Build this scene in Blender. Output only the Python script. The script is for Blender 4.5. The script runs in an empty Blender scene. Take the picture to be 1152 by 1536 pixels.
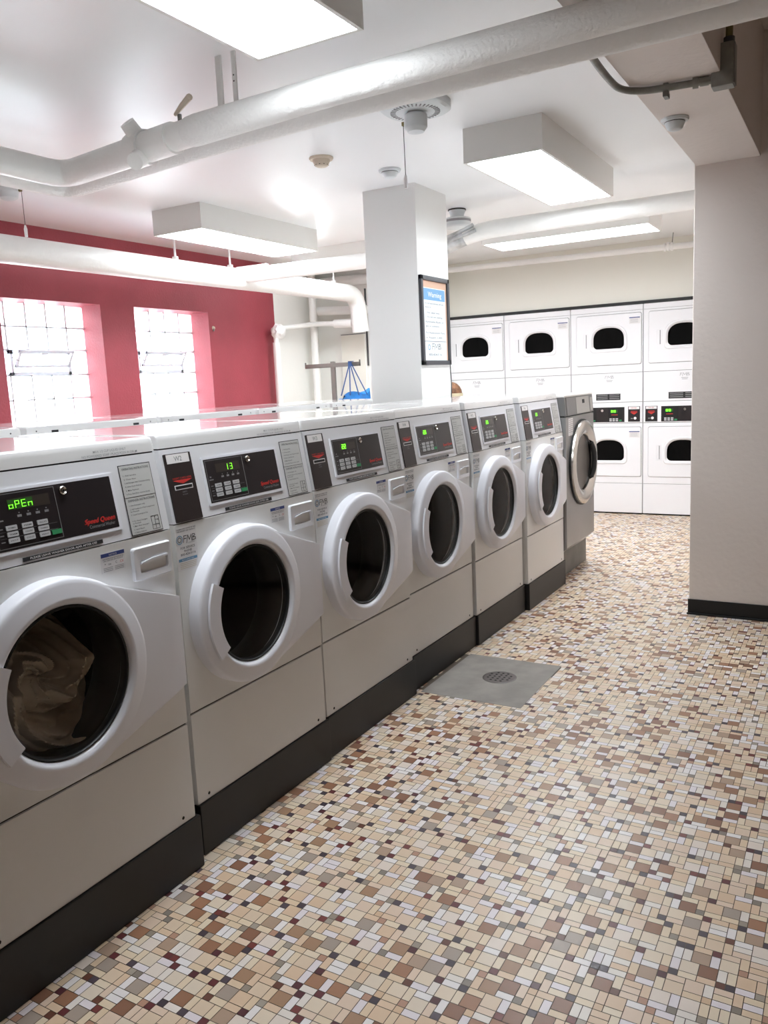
import bpy, bmesh, math, random
from mathutils import Vector, Matrix
random.seed(7)
scene = bpy.context.scene
COL = scene.collection
PI = math.pi

# ------------------------------------------------------------------ materials
MATS = {}
def rgb(h):
    h = h.lstrip('#')
    c = [int(h[i:i+2], 16)/255 for i in (0, 2, 4)]
    return tuple(x/12.92 if x <= .04045 else ((x+.055)/1.055)**2.4 for x in c) + (1,)
def mat(name, col, rough=.5, metal=0, spec=.5, coat=0, emit=0, noise=0, nscale=8, bump=0, bscale=60, noise2=None):
    m = bpy.data.materials.new(name); m.use_nodes = True
    nt = m.node_tree; b = nt.nodes['Principled BSDF']
    c = rgb(col) if isinstance(col, str) else col
    b.inputs['Base Color'].default_value = c
    b.inputs['Roughness'].default_value = rough
    b.inputs['Metallic'].default_value = metal
    b.inputs['Specular IOR Level'].default_value = spec
    b.inputs['Coat Weight'].default_value = coat
    b.inputs['Coat Roughness'].default_value = .05
    if emit:
        b.inputs['Emission Color'].default_value = c
        b.inputs['Emission Strength'].default_value = emit
    if noise or bump:
        tc = nt.nodes.new('ShaderNodeTexCoord')
    if noise:
        n = nt.nodes.new('ShaderNodeTexNoise'); n.inputs['Scale'].default_value = nscale
        n.inputs['Detail'].default_value = 5
        nt.links.new(tc.outputs['Object'], n.inputs['Vector'])
        r = nt.nodes.new('ShaderNodeValToRGB')
        k = 1-noise
        c2 = rgb(noise2) if noise2 else (c[0]*k, c[1]*k, c[2]*k, 1)
        r.color_ramp.elements[0].position = .35; r.color_ramp.elements[1].position = .65
        r.color_ramp.elements[0].color = c2; r.color_ramp.elements[1].color = c
        nt.links.new(n.outputs['Fac'], r.inputs['Fac'])
        nt.links.new(r.outputs['Color'], b.inputs['Base Color'])
    if bump:
        n = nt.nodes.new('ShaderNodeTexNoise'); n.inputs['Scale'].default_value = bscale
        n.inputs['Detail'].default_value = 4
        nt.links.new(tc.outputs['Object'], n.inputs['Vector'])
        bp = nt.nodes.new('ShaderNodeBump'); bp.inputs['Strength'].default_value = bump
        bp.inputs['Distance'].default_value = .01
        nt.links.new(n.outputs['Fac'], bp.inputs['Height'])
        nt.links.new(bp.outputs['Normal'], b.inputs['Normal'])
    MATS[name] = m
    return m
mat('ceiling_paint', '#f6f7f8', .33, bump=.12, bscale=5)
mat('wall_paint', '#ecebe6', .5, bump=.15, bscale=25)
mat('right_wall_paint', '#e6dcd6', .6, bump=.25, bscale=35)
mat('rear_paint', '#857568', .7)  # dark brown chosen to cut light bounce from the unseen walls
mat('pillar_paint', '#eeeeec', .4, bump=.08, bscale=15)
mat('bulkhead_paint', '#eceae0', .5, bump=.06, bscale=15)
mat('red_paint', '#a2404c', .5, noise=.12, nscale=4, bump=.35, bscale=70)
mat('pipe_paint', '#f7f6f3', .35, noise=.03, nscale=9, bump=.25, bscale=40)
mat('pipe_lagging', '#f4f3f1', .6, bump=.5, bscale=60)
mat('foil', '#d4d7da', .3, .7, noise=.45, nscale=14)
mat('enamel', '#ecebe9', .3, spec=.5)
mat('lid_enamel', '#efeeee', .12, spec=.6, coat=.6)
mat('dryer_enamel', '#f2f2f5', .28)
mat('door_plastic', '#e9e9f0', .3)
mat('console_plastic', '#e6e6ea', .38)
mat('black_panel', '#221c1e', .35)
mat('card_panel', '#2c2322', .4)
mat('black', '#0b0b0c', .5)
mat('dark_gap', '#151312', .8)
mat('base_black', '#1d1b1b', .45, noise=.25, nscale=7)
mat('rubber', '#19191a', .45)
mat('drum_steel', '#262524', .45, .6)
mat('chrome', '#c4c1bb', .22, 1)
mat('steel', '#9c9c9c', .33, .6, noise=.12, nscale=3)
mat('steel_dark', '#858585', .32, .6)
mat('steel_light', '#bdbcb9', .35, .6)
mat('plinth_gray', '#7d7b77', .6, noise=.2, nscale=10)
mat('key', '#c4c4c6', .5)
mat('green_key', '#2f8f5b', .5)
mat('led', (.22, 1, .04, 1), .5, emit=.9)
mat('led_off', '#3a332e', .3)
mat('led_glow', '#1f4a10', .5, emit=.15)
mat('red_ink', '#c8322c', .5)
mat('black_ink', '#18171c', .6)
mat('grey_ink', '#8a8a8c', .6)
mat('faint_ink', '#9a9a9e', .6)
mat('sticker_grey', '#cbcbc9', .5)
mat('sticker_white', '#e6e4e4', .5)
mat('blue_ink', '#3a4a86', .5)
mat('cyan_ink', '#5e90b4', .5)
mat('label_white', '#eeeaea', .4)
mat('diffuser', (.90, .96, 1, 1), .6, emit=11)
mat('fixture_paint', '#e9e8e4', .45)
mat('frame_black', '#3c3d42', .4)
mat('poster', '#dfe5e8', .3)
mat('poster_blue', '#6a9cc6', .4)
mat('poster_tan', '#c9a48c', .5)
mat('ink_soft', '#3c4658', .5)
mat('ink_dark', '#3c4a50', .5)
mat('drum_shade', '#1c1c1f', .5)
mat('galvanised', '#969792', .45, .4, noise=.2, nscale=30)
mat('alu', '#dde6ef', .4)
mat('mortar', '#c4c8cb', .8)
mat('concrete', '#9c9690', .75, noise=.2, nscale=9, bump=.3, bscale=40)
mat('drain', '#6a6361', .5, .4)
mat('grout', '#665a50', .8)
mat('floor_base', '#c8b49c', .6)
mat('detector_beige', '#d8cbb8', .5)
mat('detector_white', '#dde2e4', .5)
mat('rack_metal', '#77726c', .45, .4)
mat('bag_blue', '#1c84d8', .45, noise=.35, nscale=22, bump=.8, bscale=30)
mat('strap_blue', '#2a4f86', .6)
mat('wicker', '#8a5f42', .7, noise=.5, nscale=40, bump=.6, bscale=80)
mat('wicker_rim', '#c9bd9e', .6)
mat('cloth', '#f4eee4', .85, noise=.3, nscale=6, noise2='#d6cab6')
mat('cable', '#4a4a4c', .6)
mat('brass', '#7b7048', .5, .4)
mat('table_white', '#dcdad6', .5)
mat('slot_dark', '#202226', .6)

def glass_mat(name, tint, gl=.05, rough=.03):
    m = bpy.data.materials.new(name); m.use_nodes = True; nt = m.node_tree; nt.nodes.clear()
    o = nt.nodes.new('ShaderNodeOutputMaterial'); mx = nt.nodes.new('ShaderNodeMixShader')
    fr = nt.nodes.new('ShaderNodeFresnel'); fr.inputs['IOR'].default_value = 1.28
    t = nt.nodes.new('ShaderNodeBsdfTransparent'); t.inputs['Color'].default_value = tint
    g = nt.nodes.new('ShaderNodeBsdfGlossy'); g.inputs['Roughness'].default_value = rough
    mu = nt.nodes.new('ShaderNodeMath'); mu.operation = 'MULTIPLY'; mu.inputs[1].default_value = .55
    nt.links.new(fr.outputs[0], mu.inputs[0]); nt.links.new(mu.outputs[0], mx.inputs['Fac']); nt.links.new(t.outputs[0], mx.inputs[1])
    nt.links.new(g.outputs[0], mx.inputs[2]); nt.links.new(mx.outputs[0], o.inputs['Surface'])
    MATS[name] = m
glass_mat('door_glass', (.9, .88, .85, 1))
glass_mat('dryer_glass', (.3, .3, .3, 1))
def block_glass():
    m = bpy.data.materials.new('glass_block'); m.use_nodes = True; nt = m.node_tree; nt.nodes.clear()
    o = nt.nodes.new('ShaderNodeOutputMaterial'); mx = nt.nodes.new('ShaderNodeMixShader'); mx.inputs['Fac'].default_value = .5
    mx2 = nt.nodes.new('ShaderNodeMixShader'); mx2.inputs['Fac'].default_value = .08
    t = nt.nodes.new('ShaderNodeBsdfTransparent'); t.inputs['Color'].default_value = (.93, .96, .97, 1)
    tl = nt.nodes.new('ShaderNodeBsdfTranslucent'); tl.inputs['Color'].default_value = (.9, .93, .95, 1)
    g = nt.nodes.new('ShaderNodeBsdfGlossy'); g.inputs['Roughness'].default_value = .1
    nt.links.new(t.outputs[0], mx.inputs[1]); nt.links.new(tl.outputs[0], mx.inputs[2])
    nt.links.new(mx.outputs[0], mx2.inputs[1]); nt.links.new(g.outputs[0], mx2.inputs[2])
    nt.links.new(mx2.outputs[0], o.inputs['Surface'])
    MATS['glass_block'] = m
block_glass()

# ------------------------------------------------------------------ geometry helpers
class Fr:
    """local frame: u = x direction, v = y direction, d = along the normal"""
    def __init__(s, o, x, y):
        s.o = Vector(o); s.x = Vector(x).normalized(); s.y = Vector(y).normalized(); s.n = s.x.cross(s.y)
    def p(s, u, v, d=0): return s.o + s.x*u + s.y*v + s.n*d
WORLD = Fr((0, 0, 0), (1, 0, 0), (0, 1, 0))
_txt = {}
def text_geo(body, shear=0):
    k = (body, shear)
    if k in _txt: return _txt[k]
    c = bpy.data.curves.new('tmp', 'FONT'); c.body = body; c.size = 1; c.resolution_u = 2; c.shear = shear; c.offset = .003
    o = bpy.data.objects.new('tmp', c); COL.objects.link(o)
    me = bpy.data.meshes.new_from_object(o.evaluated_get(bpy.context.evaluated_depsgraph_get()))
    vs = [(v.co.x, v.co.y) for v in me.vertices]; fs = [tuple(p.vertices) for p in me.polygons]
    bpy.data.objects.remove(o); bpy.data.curves.remove(c); bpy.data.meshes.remove(me)
    _txt[k] = (vs, fs); return _txt[k]
class MB:
    def __init__(s): s.v = []; s.f = []; s.m = []; s.names = []
    def mi(s, n):
        if n not in s.names: s.names.append(n)
        return s.names.index(n)
    def add(s, vs, fs, m):
        b = len(s.v); s.v += [tuple(p) for p in vs]; i = s.mi(m)
        for f in fs: s.f.append(tuple(b+k for k in f)); s.m.append(i)
        return s
    def box(s, lo, hi, m, bev=0, fr=WORLD, seg=2):
        (a, b, c), (d, e, f) = lo, hi
        if bev <= 0:
            vs = [fr.p(x, y, z) for z in (c, f) for y in (b, e) for x in (a, d)]
            return s.add(vs, [(0, 2, 3, 1), (4, 5, 7, 6), (0, 1, 5, 4), (2, 6, 7, 3), (0, 4, 6, 2), (1, 3, 7, 5)], m)
        bm = bmesh.new(); bmesh.ops.create_cube(bm, size=1)
        for v in bm.verts: v.co = Vector(((a+d)/2+v.co.x*(d-a), (b+e)/2+v.co.y*(e-b), (c+f)/2+v.co.z*(f-c)))
        bmesh.ops.bevel(bm, geom=bm.edges[:], offset=bev, segments=seg, affect='EDGES', profile=.5)
        bm.verts.index_update()
        s.add([fr.p(*v.co) for v in bm.verts], [[v.index for v in p.verts] for p in bm.faces], m)
        bm.free(); return s
    def poly(s, fr, pts, d0, d1, m, cap0=True):
        n = len(pts)
        vs = [fr.p(u, v, d0) for u, v in pts]+[fr.p(u, v, d1) for u, v in pts]
        fs = [tuple(range(n, 2*n))]+[(i, (i+1) % n, n+(i+1) % n, n+i) for i in range(n)]
        if cap0: fs.append(tuple(reversed(range(n))))
        return s.add(vs, fs, m)
    def lathe(s, fr, c, prof, m, n=48, a0=0, a1=2*PI, sx=1, sy=1):
        full = abs(a1-a0-2*PI) < 1e-6; k = n if full else n+1
        vs = []
        for i in range(k):
            a = a0+(a1-a0)*i/n
            for r, d in prof: vs.append(fr.p(c[0]+r*sx*math.cos(a), c[1]+r*sy*math.sin(a), d))
        L = len(prof); fs = []
        for i in range(n):
            j = (i+1) % k
            for q in range(L-1): fs.append((i*L+q, j*L+q, j*L+q+1, i*L+q+1))
        if not full:
            fs.append(tuple(range(L))); fs.append(tuple(reversed([(k-1)*L+q for q in range(L)])))
        return s.add(vs, fs, m)
    def shape_loft(s, fr, outlines, m, cap_last=False):
        """outlines: list of (pts, d) with equal counts"""
        n = len(outlines[0][0]); vs = []; fs = []
        for pts, d in outlines: vs += [fr.p(u, v, d) for u, v in pts]
        for k in range(len(outlines)-1):
            for i in range(n): fs.append((k*n+i, k*n+(i+1) % n, (k+1)*n+(i+1) % n, (k+1)*n+i))
        if cap_last: fs.append(tuple((len(outlines)-1)*n+i for i in range(n)))
        return s.add(vs, fs, m)
    def tube(s, pts, r, m, n=16, caps=True):
        pts = [Vector(p) for p in pts]; rs = r if isinstance(r, (list, tuple)) else [r]*len(pts)
        vs = []; fs = []; prev = None
        for i, p in enumerate(pts):
            t = (pts[min(i+1, len(pts)-1)]-pts[max(i-1, 0)]).normalized()
            if prev is None:
                ref = Vector((0, 0, 1)) if abs(t.z) < .9 else Vector((1, 0, 0))
                x = t.cross(ref).normalized()
            else:
                x = (prev - t*prev.dot(t)).normalized()
            prev = x; y = t.cross(x)
            for k in range(n):
                a = 2*PI*k/n; vs.append(p+(x*math.cos(a)+y*math.sin(a))*rs[i])
        for i in range(len(pts)-1):
            for k in range(n): fs.append((i*n+k, i*n+(k+1) % n, (i+1)*n+(k+1) % n, (i+1)*n+k))
        if caps: fs += [tuple(reversed(range(n))), tuple((len(pts)-1)*n+k for k in range(n))]
        return s.add(vs, fs, m)
    def text(s, fr, u, v, h, body, m, d=0, align='l', width=None, shear=0):
        vs, fs = text_geo(body, shear)
        if not vs: return s
        x0 = min(p[0] for p in vs); x1 = max(p[0] for p in vs); y0 = min(p[1] for p in vs); y1 = max(p[1] for p in vs)
        sy = h/.72; sx = sy if width is None else width/(x1-x0)
        w = (x1-x0)*sx; off = {'l': 0, 'c': -w/2, 'r': -w}[align]
        return s.add([fr.p(u+off+(p[0]-x0)*sx, v+p[1]*sy, d) for p in vs], fs, m)
    def fmb(s, fr, u, v, h, w, m, d, t=.11):
        # three slanted stroke letters F M B
        L = [[((.0, 0), (.06, 1))], [((.03, .98), (.27, .98))], [((.03, .55), (.22, .55))],
             [((.24, -.18), (.36, 1))], [((.36, 1), (.47, .25))], [((.47, .25), (.64, 1))], [((.64, 1), (.66, 0))],
             [((.72, 0), (.76, 1))], [((.74, .98), (.90, .95))], [((.90, .95), (.93, .76))], [((.93, .76), (.76, .54))], [((.76, .54), (.96, .42))], [((.96, .42), (.97, .12))], [((.97, .12), (.72, .02))]]
        T = t*h/2
        for seg in L:
            (x0, y0), (x1, y1) = seg[0]
            a = Vector((u+x0*w, v+y0*h)); b = Vector((u+x1*w, v+y1*h)); q = (b-a).normalized(); n_ = Vector((-q.y, q.x))*T; a = a-q*T; b = b+q*T
            s.add([fr.p(p.x, p.y, d) for p in (a-n_, b-n_, b+n_, a+n_)], [(0, 1, 2, 3)], m)
        return s
    def build(s, name, parent=None, smooth=True):
        me = bpy.data.meshes.new(name); me.from_pydata(s.v, [], s.f)
        for n in s.names: me.materials.append(MATS[n])
        me.polygons.foreach_set('material_index', s.m)
        if smooth:
            me.polygons.foreach_set('use_smooth', [True]*len(s.f))
            try: me.set_sharp_from_angle(angle=math.radians(38))
            except Exception: pass
        me.update()
        bm = bmesh.new(); bm.from_mesh(me)
        big = len(bm.faces) < 30000
        if big: bmesh.ops.recalc_face_normals(bm, faces=[f for f in bm.faces if len(f.verts) <= 4 or True]); bm.to_mesh(me)
        bm.free()
        o = bpy.data.objects.new(name, me); COL.objects.link(o); o.parent = parent
        if smooth:
            wn = o.modifiers.new('wn', 'WEIGHTED_NORMAL'); wn.mode = 'FACE_AREA'; wn.weight = 80; wn.keep_sharp = True
        return o
def fillet(pts, rad, n=8):
    pts = [Vector(p) for p in pts]; out = [pts[0]]
    for i in range(1, len(pts)-1):
        a, b, c = pts[i-1], pts[i], pts[i+1]
        u = (a-b).normalized(); w = (c-b).normalized()
        R = min(rad, (a-b).length*.48, (c-b).length*.48)
        p0 = b+u*R; p1 = b+w*R
        for k in range(n+1):
            t = k/n; out.append(p0*(1-t)**2+b*2*t*(1-t)+p1*t**2)
    out.append(pts[-1]); return out
def rrect(x0, y0, x1, y1, r, n=5):
    out = []
    for cx, cy, a in ((x1-r, y1-r, 0), (x0+r, y1-r, PI/2), (x0+r, y0+r, PI), (x1-r, y0+r, 1.5*PI)):
        for k in range(n+1): out.append((cx+r*math.cos(a+PI/2*k/n), cy+r*math.sin(a+PI/2*k/n)))
    return out
def empty(name, loc, rz=0):
    o = bpy.data.objects.new(name, None); COL.objects.link(o); o.location = loc; o.rotation_euler = (0, 0, rz)
    o.empty_display_size = .1; return o
def tag(o, label, cat, group=None, kind=None):
    o['label'] = label; o['category'] = cat
    if group: o['group'] = group
    if kind: o['kind'] = kind
    return o
def struct(o): o['kind'] = 'structure'; return o
def copy_tree(o, parent=None, skip=()):
    c = o.copy(); COL.objects.link(c); c.parent = parent
    for ch in [x for x in bpy.data.objects if x.parent == o]:
        if ch.name.split('.')[0] not in skip: copy_tree(ch, c, skip)
    return c

# ------------------------------------------------------------------ seven segment digits
SEG = {'a': (0, 1, 1, 1), 'b': (1, .5, 1, 1), 'c': (1, 0, 1, .5), 'd': (0, 0, 1, 0), 'e': (0, 0, 0, .5), 'f': (0, .5, 0, 1), 'g': (0, .5, 1, .5)}
CH = {'o': 'cdeg', 'P': 'abefg', 'E': 'adefg', 'n': 'ceg', '1': 'bc', '3': 'abcdg', '2': 'abdeg', '4': 'bcfg', '5': 'acdfg', '8': 'abcdefg', '0': 'abcdef'}
def segs(mb, fr, u, v, w, h, s, d, t=.0012):
    for i, ch in enumerate(s):
        x = u+i*w*1.75-(w*.55 if ch == '1' else 0)
        for q in CH[ch]:
            x0, y0, x1, y1 = SEG[q]
            mb.box((x+x0*w-t/2, v+y0*h-t/2, 0), (x+x1*w+t/2, v+y1*h+t/2, d), 'led', fr=fr)

# ------------------------------------------------------------------ washer
ZC, ZS, ZB, ZT, ZL = 1.008, .446, .161, 1.219, 1.262
WW = .683; DEP = .66
DC = (.275, .717)
F = Fr((0, 0, 0), (0, 1, 0), (0, 0, 1))            # washer front, normal +x
CF = Fr((0, 0, ZC), (0, 1, 0), (-.035, 0, ZT-ZC))  # sloping console
def washer_parts(root):
    P = {}
    # cabinet with a round opening
    m = MB()
    N = 64; out = []; inn = []
    y0, y1, z0, z1 = .002, WW-.002, ZS+.003, ZC-.002
    for k in range(N):
        a = 2*PI*k/N; c, s = math.cos(a), math.sin(a)
        t = min((y1-DC[0])/c if c > 1e-9 else (y0-DC[0])/c if c < -1e-9 else 9, (z1-DC[1])/s if s > 1e-9 else (z0-DC[1])/s if s < -1e-9 else 9)
        out.append((DC[0]+c*t, DC[1]+s*t)); inn.append((DC[0]+c*.2, DC[1]+s*.2))
    for cy, cz in ((y0, z0), (y1, z0), (y1, z1), (y0, z1)):
        k = min(range(N), key=lambda i: (out[i][0]-cy)**2+(out[i][1]-cz)**2); out[k] = (cy, cz)
    m.shape_loft(F, [(out, 0), (inn, 0), (inn, -.03)], 'enamel')
    m.add([(0, y0, z0), (0, y1, z0), (0, y1, z1), (0, y0, z1), (-.02, y0, z0), (-.02, y1, z0), (-.02, y1, z1), (-.02, y0, z1)], [(0, 4, 5, 1), (1, 5, 6, 2), (2, 6, 7, 3), (3, 7, 4, 0)], 'enamel')
    # shell: sides, back, bottom
    for y in (.001, WW-.004): m.box((-DEP, y, ZB), (-.004, y+.003, ZC-.001), 'enamel'); m.box((-DEP, y, ZC-.001), (-.06, y+.003, ZL-.044), 'enamel')
    m.box((-DEP, .001, ZB), (-DEP+.003, WW-.001, ZL-.05), 'enamel')
    m.box((-DEP, .001, ZB), (-.004, WW-.001, ZB+.003), 'enamel')
    m.box((-.05, .004, ZS-.004), (-.006, WW-.004, ZS+.004), 'dark_gap')
    m.box((-.05, .004, ZC-.006), (-.008, WW-.004, ZC+.002), 'dark_gap')
    P['cabinet'] = m.build('cabinet', root)
    m = MB(); m.box((-.04, .0015, ZB), (0, WW-.0015, ZS-.003), 'enamel', .003)
    for y in (.05, WW-.05): m.lathe(F, (y, ZB+.018), [(0, .001), (.004, .001), (.005, 0)], 'dark_gap', 12)
    P['lower_panel'] = m.build('lower_panel', root)
    m = MB()
    w = Fr((0, 0, 0), (1, 0, 0), (0, 0, 1))
    m.poly(Fr((0, WW-.002, 0), (1, 0, 0), (0, 0, 1)), [(-.002, ZC+.001), (-.035, ZT-.001), (-.2, ZT-.001), (-.2, ZC+.001)], 0, WW-.004, 'console_plastic')
    P['console'] = m.build('console', root)
    m = MB()
    prof = [(-DEP-.002, ZT+.001), (-DEP-.002, ZL-.008), (-DEP+.002, ZL-.002), (-DEP+.012, ZL), (-.052, ZL), (-.0445, ZL-.0015), (-.040, ZL-.006), (-.0375, ZL-.018), (-.035, ZT+.003)]
    nx = []
    for y, k in ((0.001, .012), (.004, .004), (.012, .0), (WW-.012, .0), (WW-.004, .004), (WW-.001, .012)):
        nx.append([( -.3+(x+.3)*(1-k*.6), y, z if z < ZT+.01 else z-k*.6) for x, z in prof])
    vs = [p for r in nx for p in r]; L = len(prof); fs = []
    for i in range(5):
        for q in range(L-1): fs.append((i*L+q, (i+1)*L+q, (i+1)*L+q+1, i*L+q+1))
    fs += [tuple(range(L)), tuple(reversed([5*L+q for q in range(L)]))]
    m.add(vs, fs, 'lid_enamel')
    B = Fr((-DEP-.002, WW, 0), (0, -1, 0), (0, 0, 1))
    for u in (.13, WW-.13): m.box((u-.016, ZL-.029, 0), (u+.016, ZL-.020, .0008), 'slot_dark', fr=B)
    for u in (.045, WW-.045): m.lathe(B, (u, ZL-.02), [(0, .0008), (.003, .0008), (.003, 0)], 'slot_dark', 8)
    LF = Fr((-.0255, 0, 0), (0, 1, 0), (-.02, 0, 1))
    LF = Fr((-.0346, 0, ZT+.003), (0, 1, 0), (-.0025, 0, .022)); m.box((-.3, .004, ZT-.003), (-.040, WW-.004, ZT+.004), 'dark_gap')
    m.text(LF, .53, .013, .0062, 'MAX 1/2 CUP LIQUID ONLY', 'faint_ink', .0006, 'c')
    m.text(LF, .53, .003, .0062, 'NO POWDERED SOAP / PLACE PODS IN DRUM', 'faint_ink', .0006, 'c')
    P['lid'] = m.build('lid', root)
    # card reader
    m = MB(); m.poly(CF, rrect(.012, .003, .119, .199, .003), -.002, .0025, 'card_panel'); rd = m.build('card_reader', root)
    m = MB(); m.box((.031, .094, 0), (.103, .108, .0035), 'sticker_white', fr=CF); m.box((.034, .0968, 0), (.100, .1052, .0041), 'black', fr=CF); m.build('card_slot', rd)
    m = MB(); m.poly(CF, [(.029, .1215), (.068, .111), (.107, .1215), (.09, .1225), (.045, .1225)], .0025, .0032, 'red_ink')
    m.text(CF, .067, .1245, .0055, 'INSERT CARD HERE', 'red_ink', .0032, 'c', .075)
    m.text(CF, .067, .085, .004, 'DEBITO', 'grey_ink', .0032, 'c', .018); m.text(CF, .067, .078, .003, 'CARD READER', 'grey_ink', .0032, 'c', .022)
    m.build('arrow_mark', rd)
    P['card_reader'] = rd
    # control panel
    m = MB(); m.poly(CF, rrect(.157, .029, .519, .175, .004), -.002, .0028, 'door_plastic')
    m.poly(CF, rrect(.165, .037, .509, .168, .002), 0, .0032, 'black_panel')
    for a in ((.170, .042, .3395, .0432), (.170, .163, .3395, .1642), (.170, .042, .1712, .1642), (.3385, .042, .3397, .1642)): m.box((a[0], a[1], 0), (a[2], a[3], .0036), 'grey_ink', fr=CF)
    cp = m.build('control_panel', root)
    m = MB(); m.box((.212, .125, 0), (.322, .151, .0036), 'led_off', fr=CF)
    P['display'] = m.build('display', cp)
    m = MB()
    for i in range(4):
        u = .232+i*.024
        m.box((u+.003, .1165, 0), (u+.006, .119, .0037), 'grey_ink', fr=CF); m.box((u-.001, .108, 0), (u+.01, .1135, .0034), 'grey_ink', fr=CF)
    m.box((.18, .112, 0), (.186, .116, .0036), 'grey_ink', fr=CF); m.box((.176, .104, 0), (.194, .107, .0036), 'grey_ink', fr=CF)
    for j in range(3): m.box((.178, .0855-.0145*j, 0), (.188, .088-.0145*j, .0036), 'grey_ink', fr=CF)
    for j in range(2): m.box((.178, .0795-.0145*j, 0), (.33, .08-.0145*j, .0035), 'grey_ink', fr=CF)
    m.build('panel_marks', cp)
    names = ['NORMAL', 'PERM', 'DELICATE', 'WARM', 'COLORS', 'DARKS', 'HOT', 'COLD', 'HEAVY']
    for j in range(3):
        for i in range(3):
            u = .195+i*.0405; v = .0815-.0143*j
            m = MB(); m.poly(CF, rrect(u, v, u+.028, v+.0112, .002, 3), 0, .0058, 'key')
            m.text(CF, u+.005, v+.0038, .0035, names[j*3+i], 'black_ink', .006, 'l', .019); m.build('key', cp)
    m = MB(); m.poly(CF, rrect(.3095, .0525, .336, .0635, .001, 2), 0, .0055, 'green_key'); m.build('start_key', cp)
    m = MB(); m.lathe(CF, (.362, .151), [(0, .008), (.004, .008), (.005, .006), (.0085, .010), (.0105, .008), (.011, .002)], 'chrome', 24)
    m.box((.3605, .149, 0), (.3635, .153, .0085), 'black', fr=CF); m.build('lock', cp)
    m = MB(); m.text(CF, .405, .0585, .0125, 'Speed Queen', 'red_ink', .0038, 'l', .095, .25); m.text(CF, .408, .0595, .0125, 'Speed Queen', 'red_ink', .0037, 'l', .093, .25)
    m.text(CF, .418, .047, .0085, 'Commercial Washer', 'grey_ink', .0038, 'l', .08); m.build('brand_lettering', cp)
    P['control_panel'] = cp
    m = MB(); m.box((.222, .006, 0), (.45, .0155, .0008), 'black_ink', fr=CF); m.text(CF, .336, .0085, .0048, 'PLEASE LEAVE WASHER DOOR AJAR AFTER USE', 'label_white', .0013, 'c', .19)
    m.build('notice_strip', root)
    # operating instructions
    m = MB(); m.box((.545, .004, 0), (.655, .190, .0008), 'black_ink', fr=CF); m.box((.547, .006, 0), (.653, .188, .0012), 'sticker_grey', fr=CF)
    tx = [(.176, .0058, 'OPERATING INSTRUCTIONS', .092), (.160, .0038, '1. Add laundry', .045), (.150, .0038, '2. Close door', .042), (.1405, .0038, '3. Add Detergent, Select Temperature Setting', .088), (.131, .0038, '4. Select Cycle Desired', .056), (.121, .0038, '5. Make Payment', .044), (.1115, .0038, '6. Press Start (Door must be closed)', .08),
          (.0925, .0058, 'DISPENSER INSTRUCTIONS', .092), (.081, .0038, '1. Use Detergent only', .054), (.071, .0038, '2. Add Powdered or Pods Compartment', .086), (.065, .0038, 'for Prewash', .03), (.0565, .0038, '3. Liquid Detergent line', .058),
          (.040, .0038, '4. For Heavy Detergent', .052), (.034, .0038, 'to Prewash', .028), (.0265, .0038, '5. Main Wash Detergent', .054), (.018, .0038, '6. Liquid Bleach', .036), (.010, .0038, '7. Fabric Softener', .042)]
    for v, h, t, w_ in tx: m.text(CF, .555, v, h, t, 'black_ink', .0018, 'l', w_)
    m.box((.547, .1035, 0), (.653, .1045, .0017), 'black_ink', fr=CF)
    for a in ((.62, .01, .621, .045), (.645, .01, .646, .045), (.632, .01, .633, .045), (.62, .045, .646, .046), (.62, .01, .646, .011), (.62, .022, .646, .023), (.633, .034, .646, .035)): m.box((a[0], a[1], 0), (a[2], a[3], .0017), 'black_ink', fr=CF)
    m.build('instruction_sticker', root)
    # detergent drawer
    m = MB()
    o1 = rrect(.533, .893, .669, .981, .008); o2 = rrect(.536, .896, .666, .978, .007)
    r1 = rrect(.556, .910, .657, .946, .008); r2 = rrect(.561, .914, .652, .932, .006)
    m.shape_loft(F, [(o1, -.002), (o1, .005), (o2, .009), (r1, .007), (r2, -.012)], 'console_plastic', True)
    dr = m.build('detergent_drawer', root)
    m = MB(); m.poly(F, [(.560, .936), (.60, .9425), (.652, .943), (.652, .947), (.60, .9465), (.560, .940)], .001, .011, 'door_plastic'); m.build('finger_pull', dr)
    m = MB(); m.box((.436, .937, 0), (.513, .987, .0006), 'sticker_white', fr=F); m.box((.437, .9765, 0), (.512, .986, .0010), 'blue_ink', fr=F)
    m.text(F, .4745, .9785, .005, 'NOTICE', 'label_white', .0014, 'c')
    for v, w_ in ((.970, .066), (.9655, .062)): m.text(F, .4745, v, .003, 'LEAVE WASHER DOOR OPEN AFTER LAST USE', 'black_ink', .0011, 'c', w_)
    for u, v, t in ((.446, .956, '>'), (.458, .955, 'oo'), (.481, .956, 'C'), (.496, .955, 'CX')): m.text(F, u, v, .006, t, 'red_ink' if 'X' in t else 'black_ink', .0011)
    for v in (.948, .944, .940): m.box((.442, v, 0), (.472, v+.0012, .0009), 'grey_ink', fr=F); m.box((.478, v, 0), (.507, v+.0012, .0009), 'grey_ink', fr=F)
    m.build('notice_sticker', root)
    m = MB(); m.box((.003, .872, 0), (.086, .996, .0006), 'sticker_white', fr=F)
    m.text(F, .045, .990, .0038, 'THIS MACHINE OWNED BY AND', 'black_ink', .001, 'c', .078); m.text(F, .045, .984, .0038, 'THE LAUNDRY AND LEASED BY', 'black_ink', .001, 'c', .075)
    m.lathe(F, (.0165, .962), [(.0105, .001), (.013, .001)], 'cyan_ink', 24); m.lathe(F, (.0165, .962), [(.005, .001), (.0085, .001)], 'grey_ink', 20)
    m.fmb(F, .032, .953, .0185, .051, 'black_ink', .001); m.text(F, .05, .9475, .0035, 'LAUNDRY', 'grey_ink', .001, 'l', .03)
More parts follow.
